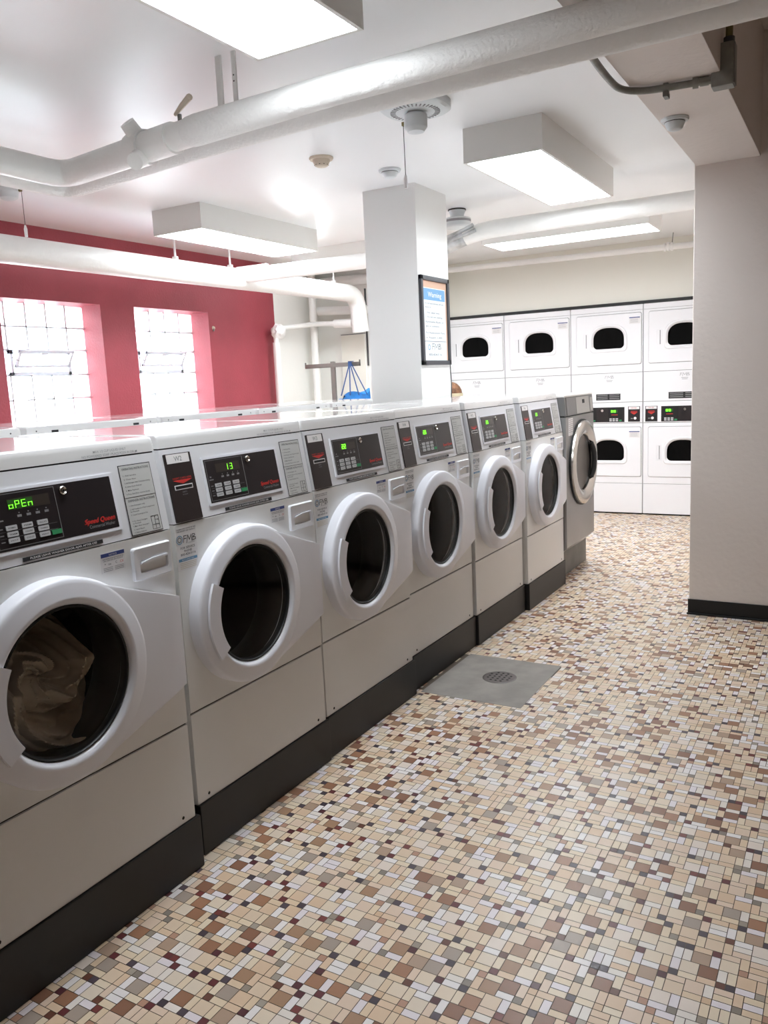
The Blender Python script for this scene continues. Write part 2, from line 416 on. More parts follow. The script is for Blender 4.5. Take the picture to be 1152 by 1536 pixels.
    m.text(F, .047, .934, .0068, 'FOR SERVICE', 'black_ink', .001, 'c', .058); m.text(F, .047, .9245, .0068, 'PHONE', 'black_ink', .001, 'c'); m.text(F, .047, .915, .0068, '800-424-0116', 'black_ink', .001, 'c', .06)
    m.box((.008, .899, 0), (.082, .907, .001), 'cyan_ink', fr=F); m.text(F, .045, .901, .004, 'MACHINE NO.', 'label_white', .0014, 'c', .05)
    for v in (.893, .888, .883, .878): m.box((.012, v, 0), (.078, v+.0012, .0009), 'wicker_rim', fr=F)
    m.build('service_sticker', root)
    # door
    m = MB()
    prof = [(.247, 0), (.247, .034), (.245, .040), (.240, .044), (.232, .0462), (.203, .0522), (.196, .053), (.191, .0505), (.187, .045), (.183, .038), (.181, .012)]
    m.lathe(F, DC, prof, 'door_plastic', 96)
    # hinge side panel
    cy, cz = DC; pts = []
    for a in range(-62, 75, 4): pass
    top = (.664, .826); bot = (.664, .575)
    R_ = .236
    def tang(P_, sgn):
        dx, dz = P_[0]-cy, P_[1]-cz; d = math.hypot(dx, dz); b = math.atan2(dz, dx); return b+sgn*math.acos(R_/d)
    at = tang(top, 1); ab = tang(bot, -1)
    outer = [top, bot]+[(cy+R_*math.cos(ab+(at-ab)*k/24), cz+R_*math.sin(ab+(at-ab)*k/24)) for k in range(25)]
    # the panel as a strip from the arc to the straight hinge edge
    nA = 24; A = []; Bq = []
    for k in range(nA+1):
        t = k/nA; a = ab+(at-ab)*t
        A.append((cy+R_*math.cos(a), cz+R_*math.sin(a), .0445))
        if t < .12: q = t/.12*.0; Bq.append((bot[0], bot[1], .020))
        elif t > .88: Bq.append((top[0], top[1], .020))
        else:
            s_ = (t-.12)/.76; Bq.append((top[0], bot[1]+(top[1]-bot[1])*s_, .020))
    vs = []; fs = []
    for k in range(nA+1):
        for q in range(7):
            s_ = q/6; d = .0445-.012*s_ if s_ < .97 else .029
            vs.append(F.p(A[k][0]+(Bq[k][0]-A[k][0])*s_, A[k][1]+(Bq[k][1]-A[k][1])*s_, d))
        vs.append(F.p(Bq[k][0]+.001, Bq[k][1], 0.0))
    for k in range(nA):
        for q in range(7): fs.append((k*8+q, (k+1)*8+q, (k+1)*8+q+1, k*8+q+1))
    m.add(vs, fs, 'door_plastic')
    for k in (0, nA):   # rims down to the cabinet
        m.add([vs[k*8+q] for q in range(7)]+[Vector((0, vs[k*8+q].y, vs[k*8+q].z)) for q in range(7)], [(q, q+1, 8+q, 7+q) for q in range(6)], 'door_plastic')
    dr = m.build('door', root)
    m = MB(); m.lathe(F, DC, [(.2225, .050), (.2215, .0575), (.1745, .0575), (.1725, .054), (.1725, .030)], 'door_plastic', 24, math.radians(151), math.radians(215)); m.build('handle', dr)
    m = MB(); m.lathe(F, DC, [(.1835, .038), (.181, .0415), (.178, .042), (.175, .038), (.174, .02)], 'rubber', 72); m.build('glass_rim', dr)
    m = MB(); m.lathe(F, DC, [(.1755, .036), (.165, .038), (.12, .042), (.06, .0445), (.0005, .045)], 'door_glass', 64); m.build('glass', dr)
    m = MB(); m.lathe(F, DC, [(.2, -.002), (.197, -.02), (.185, -.04), (.178, -.06), (.182, -.085), (.19, -.1)], 'rubber', 64); m.build('gasket', root)
    m = MB(); m.lathe(F, DC, [(.19, -.1), (.212, -.11), (.222, -.125), (.222, -.44), (.17, -.455), (.10, -.44), (.05, -.435), (.0005, -.43)], 'drum_steel', 64)
    for k in range(3):
        a = math.radians(40+k*120)
        c, s_ = math.cos(a), math.sin(a)
        fr = Fr((0, DC[0]+.222*c, DC[1]+.222*s_), (-1, 0, 0), (0, -s_, c))
        m.poly(Fr((-.13, DC[0]+.222*c, DC[1]+.222*s_), (0, -s_, c), (0, -c, -s_)), [(-.035, 0), (.035, 0), (.012, .055), (-.012, .055)], 0, -.28, 'drum_steel')
    m.build('drum', root)
    m = MB(); m.box((-DEP+.02, .002, 0), (.007, WW+.012, ZB-.001), 'base_black', .004); m.build('base', root)
    return P

KEEP = empty('front_load_washer', (0, 0, 0))
PP = washer_parts(KEEP)
WX = [.0334, .0012, -.0057, -.0265, -.0130, .0107]
WY = [-.6947, .0324, .7294, 1.4419, 2.1373, 2.8387]
LAB = ['nearest white front-load washer, display reading open, pale laundry behind its glass',
       'white front-load washer tagged W2, green 13 on its display',
       'white front-load washer tagged W3, just nearer than the floor drain slab',
       'white front-load washer fourth from the camera, its base along the concrete drain slab',
       'white front-load washer fifth in the front row, second from the steel washer',
       'white front-load washer standing right beside the stainless steel washer']
DISP = ['oPEn', '13', '22', '20', '20', '20']
roots = []
for k in range(6):
    r = KEEP if k == 0 else copy_tree(KEEP)
    r.location = (WX[k], WY[k], 0)
    tag(r, LAB[k], 'washing machine', 'white front-load washers facing the aisle'); roots.append(r)
def child(o, n):
    for c in bpy.data.objects:
        if c.parent == o and c.name.split('.')[0] == n: return c
for k, r in enumerate(roots):
    rd = child(r, 'card_reader'); cp = child(r, 'control_panel')
    m = MB(); m.box((.021, .171, 0), (.110, .197, .0034), 'label_white', fr=CF); m.text(CF, .065, .1765, .0145, 'W%d' % (k+1), 'grey_ink', .0038, 'c'); m.build('number_label', rd)
    m = MB()
    if k == 0: segs(m, CF, .215, .130, .0095, .015, 'oPEn', .0044); m.box((.213, .127, 0), (.277, .149, .0038), 'led_glow', fr=CF)
    elif k == 1: segs(m, CF, .262, .129, .009, .017, '13', .0044)
    else: m.box((.225, .127, 0), (.262, .148, .0038), 'led_glow', fr=CF); segs(m, CF, .229, .130, .009, .015, DISP[k], .0044, .003)
    m.build('display_digits', cp)
# second row, back to back with the first
SK = ('control_panel', 'card_reader', 'instruction_sticker', 'notice_sticker', 'service_sticker', 'notice_strip', 'drum', 'gasket', 'detergent_drawer')
starts = [-.305, .40, 1.105, 1.81, 2.515]
L2 = ['rear-row washer nearest the left edge of the photo, its white top seen from behind', 'rear-row white washer in front of the left glass block window, seen from behind',
      'rear-row white washer in front of the wall strip between the two windows, seen from behind', 'rear-row white washer in front of the right window and plain red wall, seen from behind', 'rear-row white washer next to the white pillar, seen from behind']
for k, y in enumerate(starts):
    r = copy_tree(KEEP, None, SK); r.rotation_euler = (0, 0, PI); r.location = (-1.09-DEP, y+WW, .010)
    r.location.z = 0; r.scale = (1, 1, 1.2712/ZL)
    tag(r, L2[k], 'washing machine', 'white washers of the rear row')

# laundry tumbling in the first washer
m = MB(); NR, NA = 44, 200; vs = []; fs = []
from mathutils import noise as mn
for i in range(NR+1):
    r = .205*i/NR
    for j in range(NA):
        a = 2*PI*j/NA
        sw = a-5.5*r*4
        ridge = .5+.5*math.sin(2*sw+1.6*mn.noise((math.cos(a)*1.5, math.sin(a)*1.5, r*6)))
        ridge2 = .5+.5*math.sin(10*sw+2*mn.noise((math.cos(a)*2, math.sin(a)*2, r*9)))
        d = -.125+.085*ridge*min(1, r/.05)+.02*ridge2+.02*mn.noise((math.cos(a)*r*18, math.sin(a)*r*18, 3))
        u = r*math.cos(a); v = r*math.sin(a)
        d -= 1.3*max(0, v-.015-.15*u)
        d -= 1.6*max(0, u-.12)
        vs.append((d, DC[0]+.022+u*.9, DC[1]-.012+v*.93))
for i in range(NR):
    for j in range(NA): fs.append((i*NA+j, i*NA+(j+1) % NA, (i+1)*NA+(j+1) % NA, (i+1)*NA+j))
m.add(vs, fs, 'cloth'); o = m.build('laundry_load'); o.location = (WX[0], WY[0], 0)
tag(o, 'pale swirling laundry inside the nearest washer', 'laundry')

# ------------------------------------------------------------------ stainless steel washer
sx, sy, sw = .03, 3.53, .64
G = Fr((sx, sy, 0), (0, 1, 0), (0, 0, 1))
root = empty('steel_washer', (0, 0, 0)); tag(root, 'tall grey stainless steel washer with chrome porthole door at the end of the row', 'washing machine')
m = MB()
m.poly(Fr((sx, sy+sw, 0), (1, 0, 0), (0, 0, 1)), [(0, .24), (-.08, .17), (-.66, .17), (-.66, 1.098), (0, 1.098)], 0, sw, 'steel'); m.build('cabinet', root)
m = MB(); m.poly(Fr((sx, sy+sw, 0), (1, 0, 0), (0, 0, 1)), [(0, 1.106), (-.01, 1.225), (-.66, 1.225), (-.66, 1.106)], 0, sw, 'steel_dark')
m.box((sx-.65, sy+.01, 1.095), (sx-.012, sy+sw-.01, 1.11), 'black')
cp = m.build('control_head', root)
GH = Fr((sx, sy, 1.106), (0, 1, 0), (-.01, 0, .119))
m = MB(); m.box((.245, .004, 0), (.545, .112, .0015), 'steel_light', fr=GH); m.box((.385, .068, 0), (.435, .094, .003), 'black', fr=GH); m.build('card_plate', cp)
m = MB(); m.box((.03, .002, 0), (.11, .116, .003), 'steel_dark', fr=GH); m.box((.57, .01, 0), (.62, .1, .003), 'steel_light', fr=GH); m.build('side_plate', cp)
m = MB(); m.box((sx-.67, sy-.002, 1.226), (sx-.008, sy+sw+.002, 1.240), 'enamel', .004); m.build('top_cover', root)
m = MB(); m.box((-.60, sy+.03, 0), (-.055, sy+sw+.09, .169), 'plinth_gray', .005); m.build('base', root)
m = MB(); m.box((.055, .975, 0), (.15, 1.088, .001), 'sticker_white', fr=G)
for i in range(7): m.box((.065, 1.075-i*.013, 0), (.14, 1.078-i*.013, .0016), 'faint_ink', fr=G)
m.build('care_sticker', root)
gc = (.351, .775)
m = MB(); m.lathe(G, gc, [(.293, 0), (.293, .010), (.285, .014)], 'black', 64)
m.lathe(G, gc, [(.286, .012), (.284, .024), (.268, .033), (.235, .034), (.205, .026), (.190, .014)], 'chrome', 72); gd = m.build('door', root)
m = MB(); m.lathe(G, gc, [(.19, .014), (.16, .018), (.11, .022), (.05, .024), (.0005, .025)], 'door_glass', 48); m.build('glass', gd)
m = MB(); m.lathe(G, gc, [(.188, .012), (.17, -.05), (.16, -.1), (.0005, -.1)], 'drum_steel', 40); m.build('inner_bowl', gd)
m = MB()
hp = [(.03, .15, .12), (.045, .168, .07), (.048, .174, 0), (.045, .168, -.07), (.03, .15, -.12)]
m.tube(fillet([G.p(gc[0]+b, gc[1]+c, a-.01) for a, b, c in hp], .05), .018, 'black', 12); m.build('handle', gd)

# ------------------------------------------------------------------ dryers
YD = 6.333; DW = .686
def make_dryer(x0, mirror, label, up_text=True):
    root = empty('stacked_dryer', (x0, YD, 0)); tag(root, label, 'tumble dryer', 'white stacked dryers along the back wall')
    D = Fr((0, 0, 0), (1, 0, 0), (0, 0, 1))
    def M(a, b): return (DW-b, DW-a) if mirror else (a, b)
    m = MB(); m.box((.0015, .012, .012), (DW-.0015, .68, 1.982), 'dryer_enamel')
    m.box((.004, .004, .012), (DW-.004, .02, 1.98), 'dark_gap')
    m.box((.02, .03, 0), (DW-.02, .6, .014), 'black'); m.build('cabinet', root)
    for i, (z0, z1) in enumerate(((.014, .301), (1.084, 1.359))):
        m = MB(); m.box((.002, -.0, z0), (DW-.002, .02, z1), 'dryer_enamel', .003); 
        if i: 
            m.fmb(D, DW/2-.012, 1.31, .026, .085, 'faint_ink', .001); m.box((DW/2-.0, 1.29, 0), (DW/2+.06, 1.294, .001), 'faint_ink', fr=D); m.box((DW/2+.005, 1.278, 0), (DW/2+.055, 1.282, .001), 'faint_ink', fr=D)
        m.build('front_panel' if i else 'lower_panel', root)
    m = MB(); m.box((.002, 0, 1.934), (DW-.002, .02, 1.983), 'dryer_enamel', .003); m.build('top_panel', root)
    for nm, z0, z1, f0, f1 in (('upper_front', 1.362, 1.932, 1.437, 1.909), ('lower_front', .304, .882, .37, .845)):
        m = MB()
        o1 = rrect(.002, z0, DW-.002, z1, .004, 8); o2 = rrect(.056, f0-.003, DW-.009-.002-.001, f1+.003, .02, 8)
        fx0, fx1 = (.057, .672) if not mirror else (.050, .655)
        o2 = rrect(fx0-.003, f0-.003, fx1+.003, f1+.003, .02, 8); 
        m.shape_loft(D, [(o1, -.02), (o1, 0), (o2, 0), (o2, -.012)], 'dryer_enamel'); fp = m.build(nm, root)
        # door with a D-shaped porthole
        m = MB(); r0 = rrect(fx0, f0, fx1, f1, .018, 8); r1 = rrect(fx0+.004, f0+.004, fx1-.004, f1-.004, .016, 8)
        cxw = .366; wz0 = f0+.153; hw = .146
        def arch(g, n=len(r0)):
            # arch outline with n points, starting at right, counter clockwise
            out = []; top = wz0+.195
            ctl = rrect(cxw-hw-g, wz0-g, cxw+hw+g, top+g, .05+g, 8)
            res = []
            for u, v in ctl:
                if v > wz0+.05:
                    t = (v-(wz0+.05))/(top+g-wz0-.05); k = 1-.0*t
                    a = (u-cxw)/(hw+g); a = max(-1, min(1, a))
                    v2 = wz0+.07+(top+g-wz0-.07)*math.sqrt(max(0, 1-abs(a)**2.6)) if abs(a) < .999 else wz0+.07
                    res.append((u, v2))
                else: res.append((u, v))
            return res
        # resample the arch so that the top is evenly covered
        def arch2(g):
            pts = []; top = wz0+.197+g; n = len(r0); w = hw+g; side = wz0+.085
            nt_ = n*5//9
            for k in range(nt_):
                t = PI*k/(nt_-1); c = math.cos(t); s_ = math.sin(t)
                pts.append((cxw+w*(abs(c)**.75)*(1 if c >= 0 else -1), side+(top-side)*(s_**.85)))
            rest = n-nt_; h_ = rest//2; q = .04
            for k in range(h_):
                t = PI+PI/2*(k+.5)/h_; pts.append((cxw-w+q+q*math.cos(t), wz0-g+q+q*math.sin(t)))
            for k in range(rest-h_):
                t = 1.5*PI+PI/2*(k+.5)/(rest-h_); pts.append((cxw+w-q+q*math.cos(t), wz0-g+q+q*math.sin(t)))
            return pts
        a3, a2, a1 = arch2(.032), arch2(.014), arch2(0)
        m.shape_loft(D, [(r0, -.012), (r0, .006), (r1, .010), (a3, .010), (arch2(.027), .018), (a2, .018), (a1, .004), (a1, -.03)], 'dryer_enamel')
        hx = .143
        d_ = m.build('door', root if False else fp)
        m = MB(); h0 = rrect(.122, f0+.16, .172, f0+.305, .008, 3); h1 = rrect(.128, f0+.167, .160, f0+.298, .006, 3)
        m.shape_loft(D, [(h0, .010), (h0, .014), (h1, .015), (h1, .0105)], 'dryer_enamel', True); m.box((.150, f0+.168, 0), (.158, f0+.297, .0112), 'faint_ink', fr=D); m.build('handle', fp)
        m = MB(); m.poly(D, a1, -.006, -.004, 'dryer_glass'); m.build('window', fp)
        m = MB(); m.poly(D, arch2(.03), -.012, -.0115, 'drum_shade'); m.build('drum_shade_sheet', fp)  # flat dark sheet stands in for the unlit drum behind the window
        m = MB(); m.box((fx1-.11, f1-.10, .01), (fx1-.012, f1-.04, .0106), 'sticker_white', fr=D); m.box((fx1-.11, f1-.048, .01), (fx1-.012, f1-.040, .011), 'blue_ink', fr=D)
        for i in range(4): m.box((fx1-.10, f1-.058-i*.01, .01), (fx1-.03, f1-.056-i*.01, .011), 'faint_ink', fr=D)
        m.build('notice_sticker', fp)
    # control band
    m = MB(); m.box((.002, 0, .885), (DW-.002, .02, 1.081), 'dryer_enamel', .003); m.poly(D, rrect(.01, .889, DW-.01, 1.064, .01), -.002, .006, 'dryer_enamel'); cb = m.build('control_band', root)
    a, b = M(.552, .663)
    m = MB(); m.box((a, .896, 0), (b, 1.04, .008), 'black_panel', fr=D); rd = m.build('card_reader', cb)
    m = MB(); m.box((a+.006, 1.013, 0), (b-.006, 1.037, .009), 'label_white', fr=D); m.text(D, (a+b)/2, 1.02, .01, 'DRYER', 'red_ink', .0093, 'c', .05)
    c = (a+b)/2; m.poly(D, [(c-.036, .985), (c, .962), (c+.036, .985)], 0, .0088, 'red_ink'); m.box((c-.03, .99, 0), (c+.03, .996, .0088), 'red_ink', fr=D)
    m.lathe(D, (c+.01, .928), [(0, .010), (.012, .010), (.013, .008)], 'label_white', 16); m.box((c-.03, .922, 0), (c-.008, .93, .009), 'grey_ink', fr=D); m.build('reader_markings', rd)
    a, b = M(.095, .518)
    m = MB(); m.box((a, .894, 0), (b, 1.036, .0075), 'black_panel', fr=D); cp = m.build('control_panel', cb)
    for q, (p0, p1) in enumerate(((a+.015, a+.155), (b-.155, b-.015))):
        m = MB(); m.box((p0, .898, 0), (p1, 1.032, .0082), 'black', fr=D); m.box((p0+.02, .985, 0), (p1-.05, 1.01, .0088), 'led_glow', fr=D)
        segs(m, D, p0+.03, .988, .014, .018, '88', .0094, .004)
        for r_ in range(2):
            for i in range(3): m.box((p0+.012+i*.03, .902+r_*.016, 0), (p0+.034+i*.03, .914+r_*.016, .0095), 'key', fr=D)
        m.box((p1-.036, .902, 0), (p1-.012, .916, .0095), 'green_key', fr=D); m.box((p0+.03, .96, 0), (p0+.09, .966, .0086), 'red_ink', fr=D)
        m.build('display_module', cp)
    m = MB(); c = (a+b)/2; m.lathe(D, (c, 1.005), [(0, .014), (.012, .014), (.014, .008)], 'chrome', 16); m.build('lock', cp)
    m = MB(); a, b = (.245, .478) if not mirror else (.232, .50)
    m.box((a, 1.104, 0), (b, 1.164, .001), 'blue_ink', fr=D); m.box((a, 1.104, 0), (b, 1.164, .0011), 'black_ink', fr=D)
    for i in range(3):
        m.box((a+.01, 1.115+i*.017, 0), (a+(b-a)*.48, 1.122+i*.017, .0017), 'grey_ink', fr=D); m.box((a+(b-a)*.55, 1.115+i*.017, 0), (b-.01, 1.122+i*.017, .0017), 'grey_ink', fr=D)
    m.build('instruction_strip', root)
    return root
make_dryer(-.103, True, 'white stacked dryer partly hidden by the right wall, card reader at its left')
make_dryer(-.792, False, 'white stacked dryer right of the steel washer, card reader at its right')
make_dryer(-1.480, False, 'white stacked dryer above the last white washer, between two other dryers')
make_dryer(-2.169, False, 'white stacked dryer whose left side is hidden by the pillar')

# ------------------------------------------------------------------ room shell
CZ = 2.55; XR = -3.318; YB = 5.70
def slab(name, lo, hi, m_, kind=True, bev=0):
    m = MB(); m.box(lo, hi, m_, bev); o = m.build(name, None, False); return struct(o) if kind else o
fl = MB(); fl.box((-3.8, -6.1, -.10), (4.6, 7.2, -.0016), 'grout')
fl.add([(-3.4, -6.0, -.001), (-.25, -6.0, -.001), (-.25, 7.0, -.001), (-3.4, 7.0, -.001)], [(0, 1, 2, 3)], 'floor_base')
fl.add([(-.25, -6.0, -.001), (4.5, -6.0, -.001), (4.5, -1.7, -.001), (-.25, -1.7, -.001)], [(0, 1, 2, 3)], 'floor_base')
fl.add([(3.0, -1.7, -.001), (4.5, -1.7, -.001), (4.5, 3.2, -.001), (3.0, 3.2, -.001)], [(0, 1, 2, 3)], 'floor_base')
# mosaic tiles: a modular grid of squares, half tiles and small squares
a = .0205; X0, Y0 = -2.0, -1.7; NX = int(5.0/a); NY = int(8.1/a)
grid = {}
PAL_B = ['#dfc8ae', '#e4d2bb', '#ddc0a2', '#e6d8cc', '#e0c8b2', '#e0d0bc', '#a5785c', '#9a6f55', '#a88468', '#8f6650', '#b19680', '#a9998c']
PAL_R = ['#e8dfd6', '#e6dde0', '#e4d0b4', '#e0c8aa', '#e5d4bb', '#dfc3a6', '#ece6e4', '#e2cab4']
PAL_S = ['#6a3436', '#5a2f34', '#4b4048', '#8c8176', '#9c8f80', '#b98f78', '#6d4436', '#574a52', '#a89c8e', '#7a3e3a', '#d8b896']
def tn(h): return 'tile_'+h.lstrip('#')
for h in set(PAL_B+PAL_R+PAL_S): mat(tn(h), h, .38, spec=.5)
gap = .0009
def tile(i, j, w, h, c):
    x = X0+i*a; y = Y0+j*a
    if -.02 < x+w*a/2 < .47 and 1.46 < y+h*a/2 < 1.995: return
    if x < -.12 and y < 4.15: return
    if x > .9 and y > 3.12: return
    if x > 3.0-2*a: return
    fl.add([(x+gap, y+gap, 0), (x+w*a-gap, y+gap, 0), (x+w*a-gap, y+h*a-gap, 0), (x+gap, y+h*a-gap, 0)], [(0, 1, 2, 3)], tn(c))
rb, rr, rs = random.choice, random.random, random.random
for cj in range(-1, NY//3+2):
    for ci in range(-2, NX//3+2):
        # cells of 3x3 units sheared so that the joints never line up
        bi = ci*3+(cj % 3); bj = cj*3
        k = random.random()
        if bi < 0 or bj < 0 or bi+3 > NX or bj+3 > NY:
            continue
        fx = rr() < .5; fy = rr() < .5
        bx, sx_ = (0, 2) if fx else (1, 0)
        by, sy_ = (0, 2) if fy else (1, 0)
        if k < .1:      # two halves instead of a full square
            tile(bi+bx, bj+by, 2, 1, rb(PAL_R)); tile(bi+bx, bj+by+1, 2, 1, rb(PAL_R))
        elif k < .18:
            tile(bi+bx, bj+by, 1, 2, rb(PAL_R)); tile(bi+bx+1, bj+by, 1, 2, rb(PAL_R))
        else:
            tile(bi+bx, bj+by, 2, 2, rb(PAL_B[:6]) if rr() < .66 else rb(PAL_B[6:]))
        tile(bi+bx, bj+sy_, 2, 1, rb(PAL_R)); tile(bi+sx_, bj+by, 1, 2, rb(PAL_R)); tile(bi+sx_, bj+sy_, 1, 1, rb(PAL_S))
struct(fl.build('floor', None, False))
# ceilings
slab('ceiling', (-3.7, -6.0, CZ), (1.18, 7.2, CZ+.55), 'ceiling_paint')
slab('ceiling_right', (1.18, -6.0, 3.0), (4.5, 3.2, 3.1), 'right_wall_paint')
m = MB(); m.box((.872, -6.0, 2.415), (1.181, 3.12, 3.08), 'right_wall_paint', .004); struct(m.build('trim_1'))
m = MB(); m.box((.866, 3.107, -.05), (4.5, 7.2, 3.1), 'right_wall_paint', .006); struct(m.build('wall_right'))
slab('wall_far_right', (4.45, -6.0, -.05), (4.55, 3.2, 3.1), 'rear_paint')
slab('wall_rear', (-3.7, -6.1, -.05), (4.5, -6.0, 3.1), 'rear_paint')
slab('wall_back', (-2.2, 7.03, -.05), (.9, 7.15, CZ), 'wall_paint')
slab('wall_back_left', (-3.7, YB, -.05), (-2.2, YB+.15, CZ), 'wall_paint')
slab('wall_back_return', (-2.3, YB+.15, -.05), (-2.2, 7.15, CZ), 'wall_paint')
slab('wall_bulkhead', (-2.2, YD+.02, 2.012), (.866, 7.03, CZ), 'bulkhead_paint')
slab('dark_gap_strip', (-2.2, YD-.004, 1.984), (.866, YD+.4, 2.012), 'black')  # black slab stands in for the dark gap above the dryers
# red wall with two deep window openings
wins = [(1.947, 2.801), (3.136, 3.995)]; WZ0, WZ1 = .98, 2.051
m = MB(); X1 = XR; X2 = XR-.42
def seg_(y0, y1, z0, z1, mt='red_paint'): m.box((X2, y0, z0), (X1, y1, z1), mt)
seg_(-6.0, wins[0][0], -.05, CZ); seg_(wins[0][1], wins[1][0], -.05, CZ); seg_(wins[1][1], 4.948, -.05, CZ); seg_(4.948, 5.75, -.05, CZ, 'wall_paint')
for w0, w1 in wins: seg_(w0, w1, -.05, WZ0); seg_(w0, w1, WZ1, CZ)
struct(m.build('wall_left', None, False))
# baseboard of the right wall
m = MB(); m.box((.862, 3.099, 0), (4.44, 3.108, .086), 'black', .002); m.box((.858, 3.085, 0), (4.44, 3.1, .010), 'rubber', .003); struct(m.build('baseboard_right'))
# pillar
m = MB(); m.box((-1.071, 2.957, -.001), (-.703, 3.395, CZ+.01), 'pillar_paint', .006); struct(m.build('wall_pillar'))

# windows of glass block
GX = XR-.19
for n, (w0, w1) in enumerate(wins):
    m = MB(); m.box((GX-.09, w0, WZ0), (GX-.004, w0+.006, WZ1), 'mortar')
    fr_ = m
    ys = [w0+(w1-w0)*k/5 for k in range(6)]
    zs = [WZ1, WZ1-.167, 1.720, 1.540, 1.366, 1.19, WZ0]
    vy0, vy1 = ys[1], ys[4]
    root = struct(empty('window_%d' % (n+1), (0, 0, 0)))
    fr_ = MB()
    for k in range(1, 5):
        for z0, z1 in ((WZ0, 1.540), (1.720, WZ1)) if 1 <= k <= 4 else (): fr_.box((GX-.08, ys[k]-.005, z0), (GX-.003, ys[k]+.005, z1), 'mortar')
    for z in zs[1:-1]:
        if z in (1.720, 1.540): fr_.box((GX-.08, w0, z-.004), (GX-.003, w1, z+.004), 'mortar')
        else: fr_.box((GX-.08, w0, z-.004), (GX-.003, w1, z+.004), 'mortar')
    fr_.build('block_joints', root, False)
    g = MB()
    for i in range(5):
        for j in range(6):
            if j == 2 and i in (1, 2, 3): continue
            y0, y1 = ys[i]+.006, ys[i+1]-.006; z1, z0 = zs[j]-.006, zs[j+1]+.006
            g.box((GX-.078, y0, z0), (GX, y1, z1), 'glass_block', .01)
    g.build('glass_blocks', root)
    # hopper vent: outer frame and tilted sash
    v = MB(); z0, z1 = 1.542, 1.718; t = .022
    v.box((GX-.06, vy0, z1-t*1.3), (GX+.015, vy1, z1), 'alu', .002); v.box((GX-.06, vy0, z0), (GX+.015, vy1, z0+t), 'alu', .002)
    v.box((GX-.06, vy0, z0), (GX+.015, vy0+t, z1), 'alu', .002); v.box((GX-.06, vy1-t*1.4, z0), (GX+.015, vy1, z1), 'alu', .002)
    v.build('vent_frame', root)
    sfr = Fr((GX+.012, vy0+.03, z0+.055), (0, 1, 0), (.075, 0, .12)); L = vy1-vy0-.05; H_ = .135
    v = MB()
    for lo, hi in (((0, 0, -.01), (L, .018, .006)), ((0, H_-.018, -.01), (L, H_, .006)), ((0, 0, -.01), (.02, H_, .006)), ((L-.02, 0, -.01), (L, H_, .006))): v.box(lo, hi, 'alu', .001, fr=sfr)
    v.box((L*.38, H_-.03, 0), (L*.5, H_-.012, .012), 'alu', fr=sfr); v.build('vent_sash', root)
    v = MB()
    v.tube([(GX+.01, vy0+.01, z0+.13), (GX+.05, vy0+.035, z0+.10)], .003, 'galvanised', 6); v.build('stay', root)

# floor drain slab
root = empty('drain_slab', (0, 0, 0)); tag(root, 'square grey concrete slab with round drain cover set in tiled floor', 'floor drain')
m = MB(); m.box((.006, 1.452, -.001), (.476, 2.002, .0012), 'concrete'); m.build('slab', root)
m = MB(); m.lathe(WORLD, (.262, 1.752), [(0, .004), (.07, .004), (.076, .003), (.079, .001)], 'drain', 40)
for i in range(5):
    for j in range(5):
        if (i-2)**2+(j-2)**2 < 6: m.box((.262+(i-2)*.024-.005, 1.752+(j-2)*.024-.005, .0039), (.262+(i-2)*.024+.005, 1.752+(j-2)*.024+.005, .0045), 'dark_gap')
m.build('drain_cover', root)

# ------------------------------------------------------------------ ceiling light boxes
def light(name_lab, x0, y0, x1, y1, zb=2.392, group='boxed fluorescent ceiling lights'):
    root = empty('ceiling_light', ((x0+x1)/2, (y0+y1)/2, zb)); tag(root, name_lab, 'ceiling light', group)
    hx, hy = (x1-x0)/2, (y1-y0)/2; h = CZ-zb+.002
    m = MB(); b = .014
    o_ = [(-hx, -hy), (hx, -hy), (hx, hy), (-hx, hy)]; i_ = [(-hx+b, -hy+b), (hx-b, -hy+b), (hx-b, hy-b), (-hx+b, hy-b)]
    m.shape_loft(WORLD, [(o_, h), (o_, 0), (i_, 0), (i_, .02)], 'fixture_paint'); m.build('housing', root, False)
    m = MB(); m.box((-hx+b, -hy+b, .003), (hx-b, hy-b, .012), 'diffuser'); m.build('diffuser', root, False)
    return root
light('boxed ceiling light directly above the nearest washers, cut off by the top edge', -.028, -.655, .362, .6)
light('boxed ceiling light right of the pillar, largest complete one', -.03, 2.17, .362, 3.43)
light('boxed ceiling light left of the pillar in front of the red wall', -2.40, 2.49, -1.985, 3.79)
light('long ceiling light above the dryers, seen beyond the painted pipe', -.93, 4.50, .34, 4.92)
light('far ceiling light left of the pillar, close to the back wall', -2.72, 4.46, -1.45, 4.88)
light('added boxed ceiling light, out of sight over the rear row', -2.40, -.7, -1.985, .55)  # extra lamp added out of view to help light the room

# ------------------------------------------------------------------ pipes
def pipe(name, pts, r, m_, label, rad=.12, n=24):
    m = MB(); m.tube(fillet(pts, rad), r, m_, n); o = m.build(name); return tag(o, label, 'pipe')
ZP = 2.33
root = empty('lagged_pipe', (0, 0, ZP)); tag(root, 'thick white lagged pipe with shut-off valve crossing the ceiling in the foreground', 'pipe')
m = MB(); m.tube(fillet([(-1.35, -5.99, 0), (-1.385, .955, 0), (-.86, .885, 0)], .10), .054, 'pipe_paint', 24); m.build('left_run', root)
m = MB(); m.tube([(-.90, .89, 0), (-.64, .855, 0)], .058, 'pipe_paint', 24); m.tube([(-.66, .857, 0), (-.54, .842, 0)], .05, 'pipe_paint', 24)
m.tube([(-.835, .87, .03), (-.845, .82, .085)], [.034, .03], 'pipe_paint', 16); m.tube([(-.82, .865, -.03), (-.80, .80, -.07)], [.036, .032], 'pipe_paint', 16); m.tube([(-.885, .888, 0), (-.80, .875, 0)], .066, 'pipe_paint', 20)
m.build('valve_body', root)
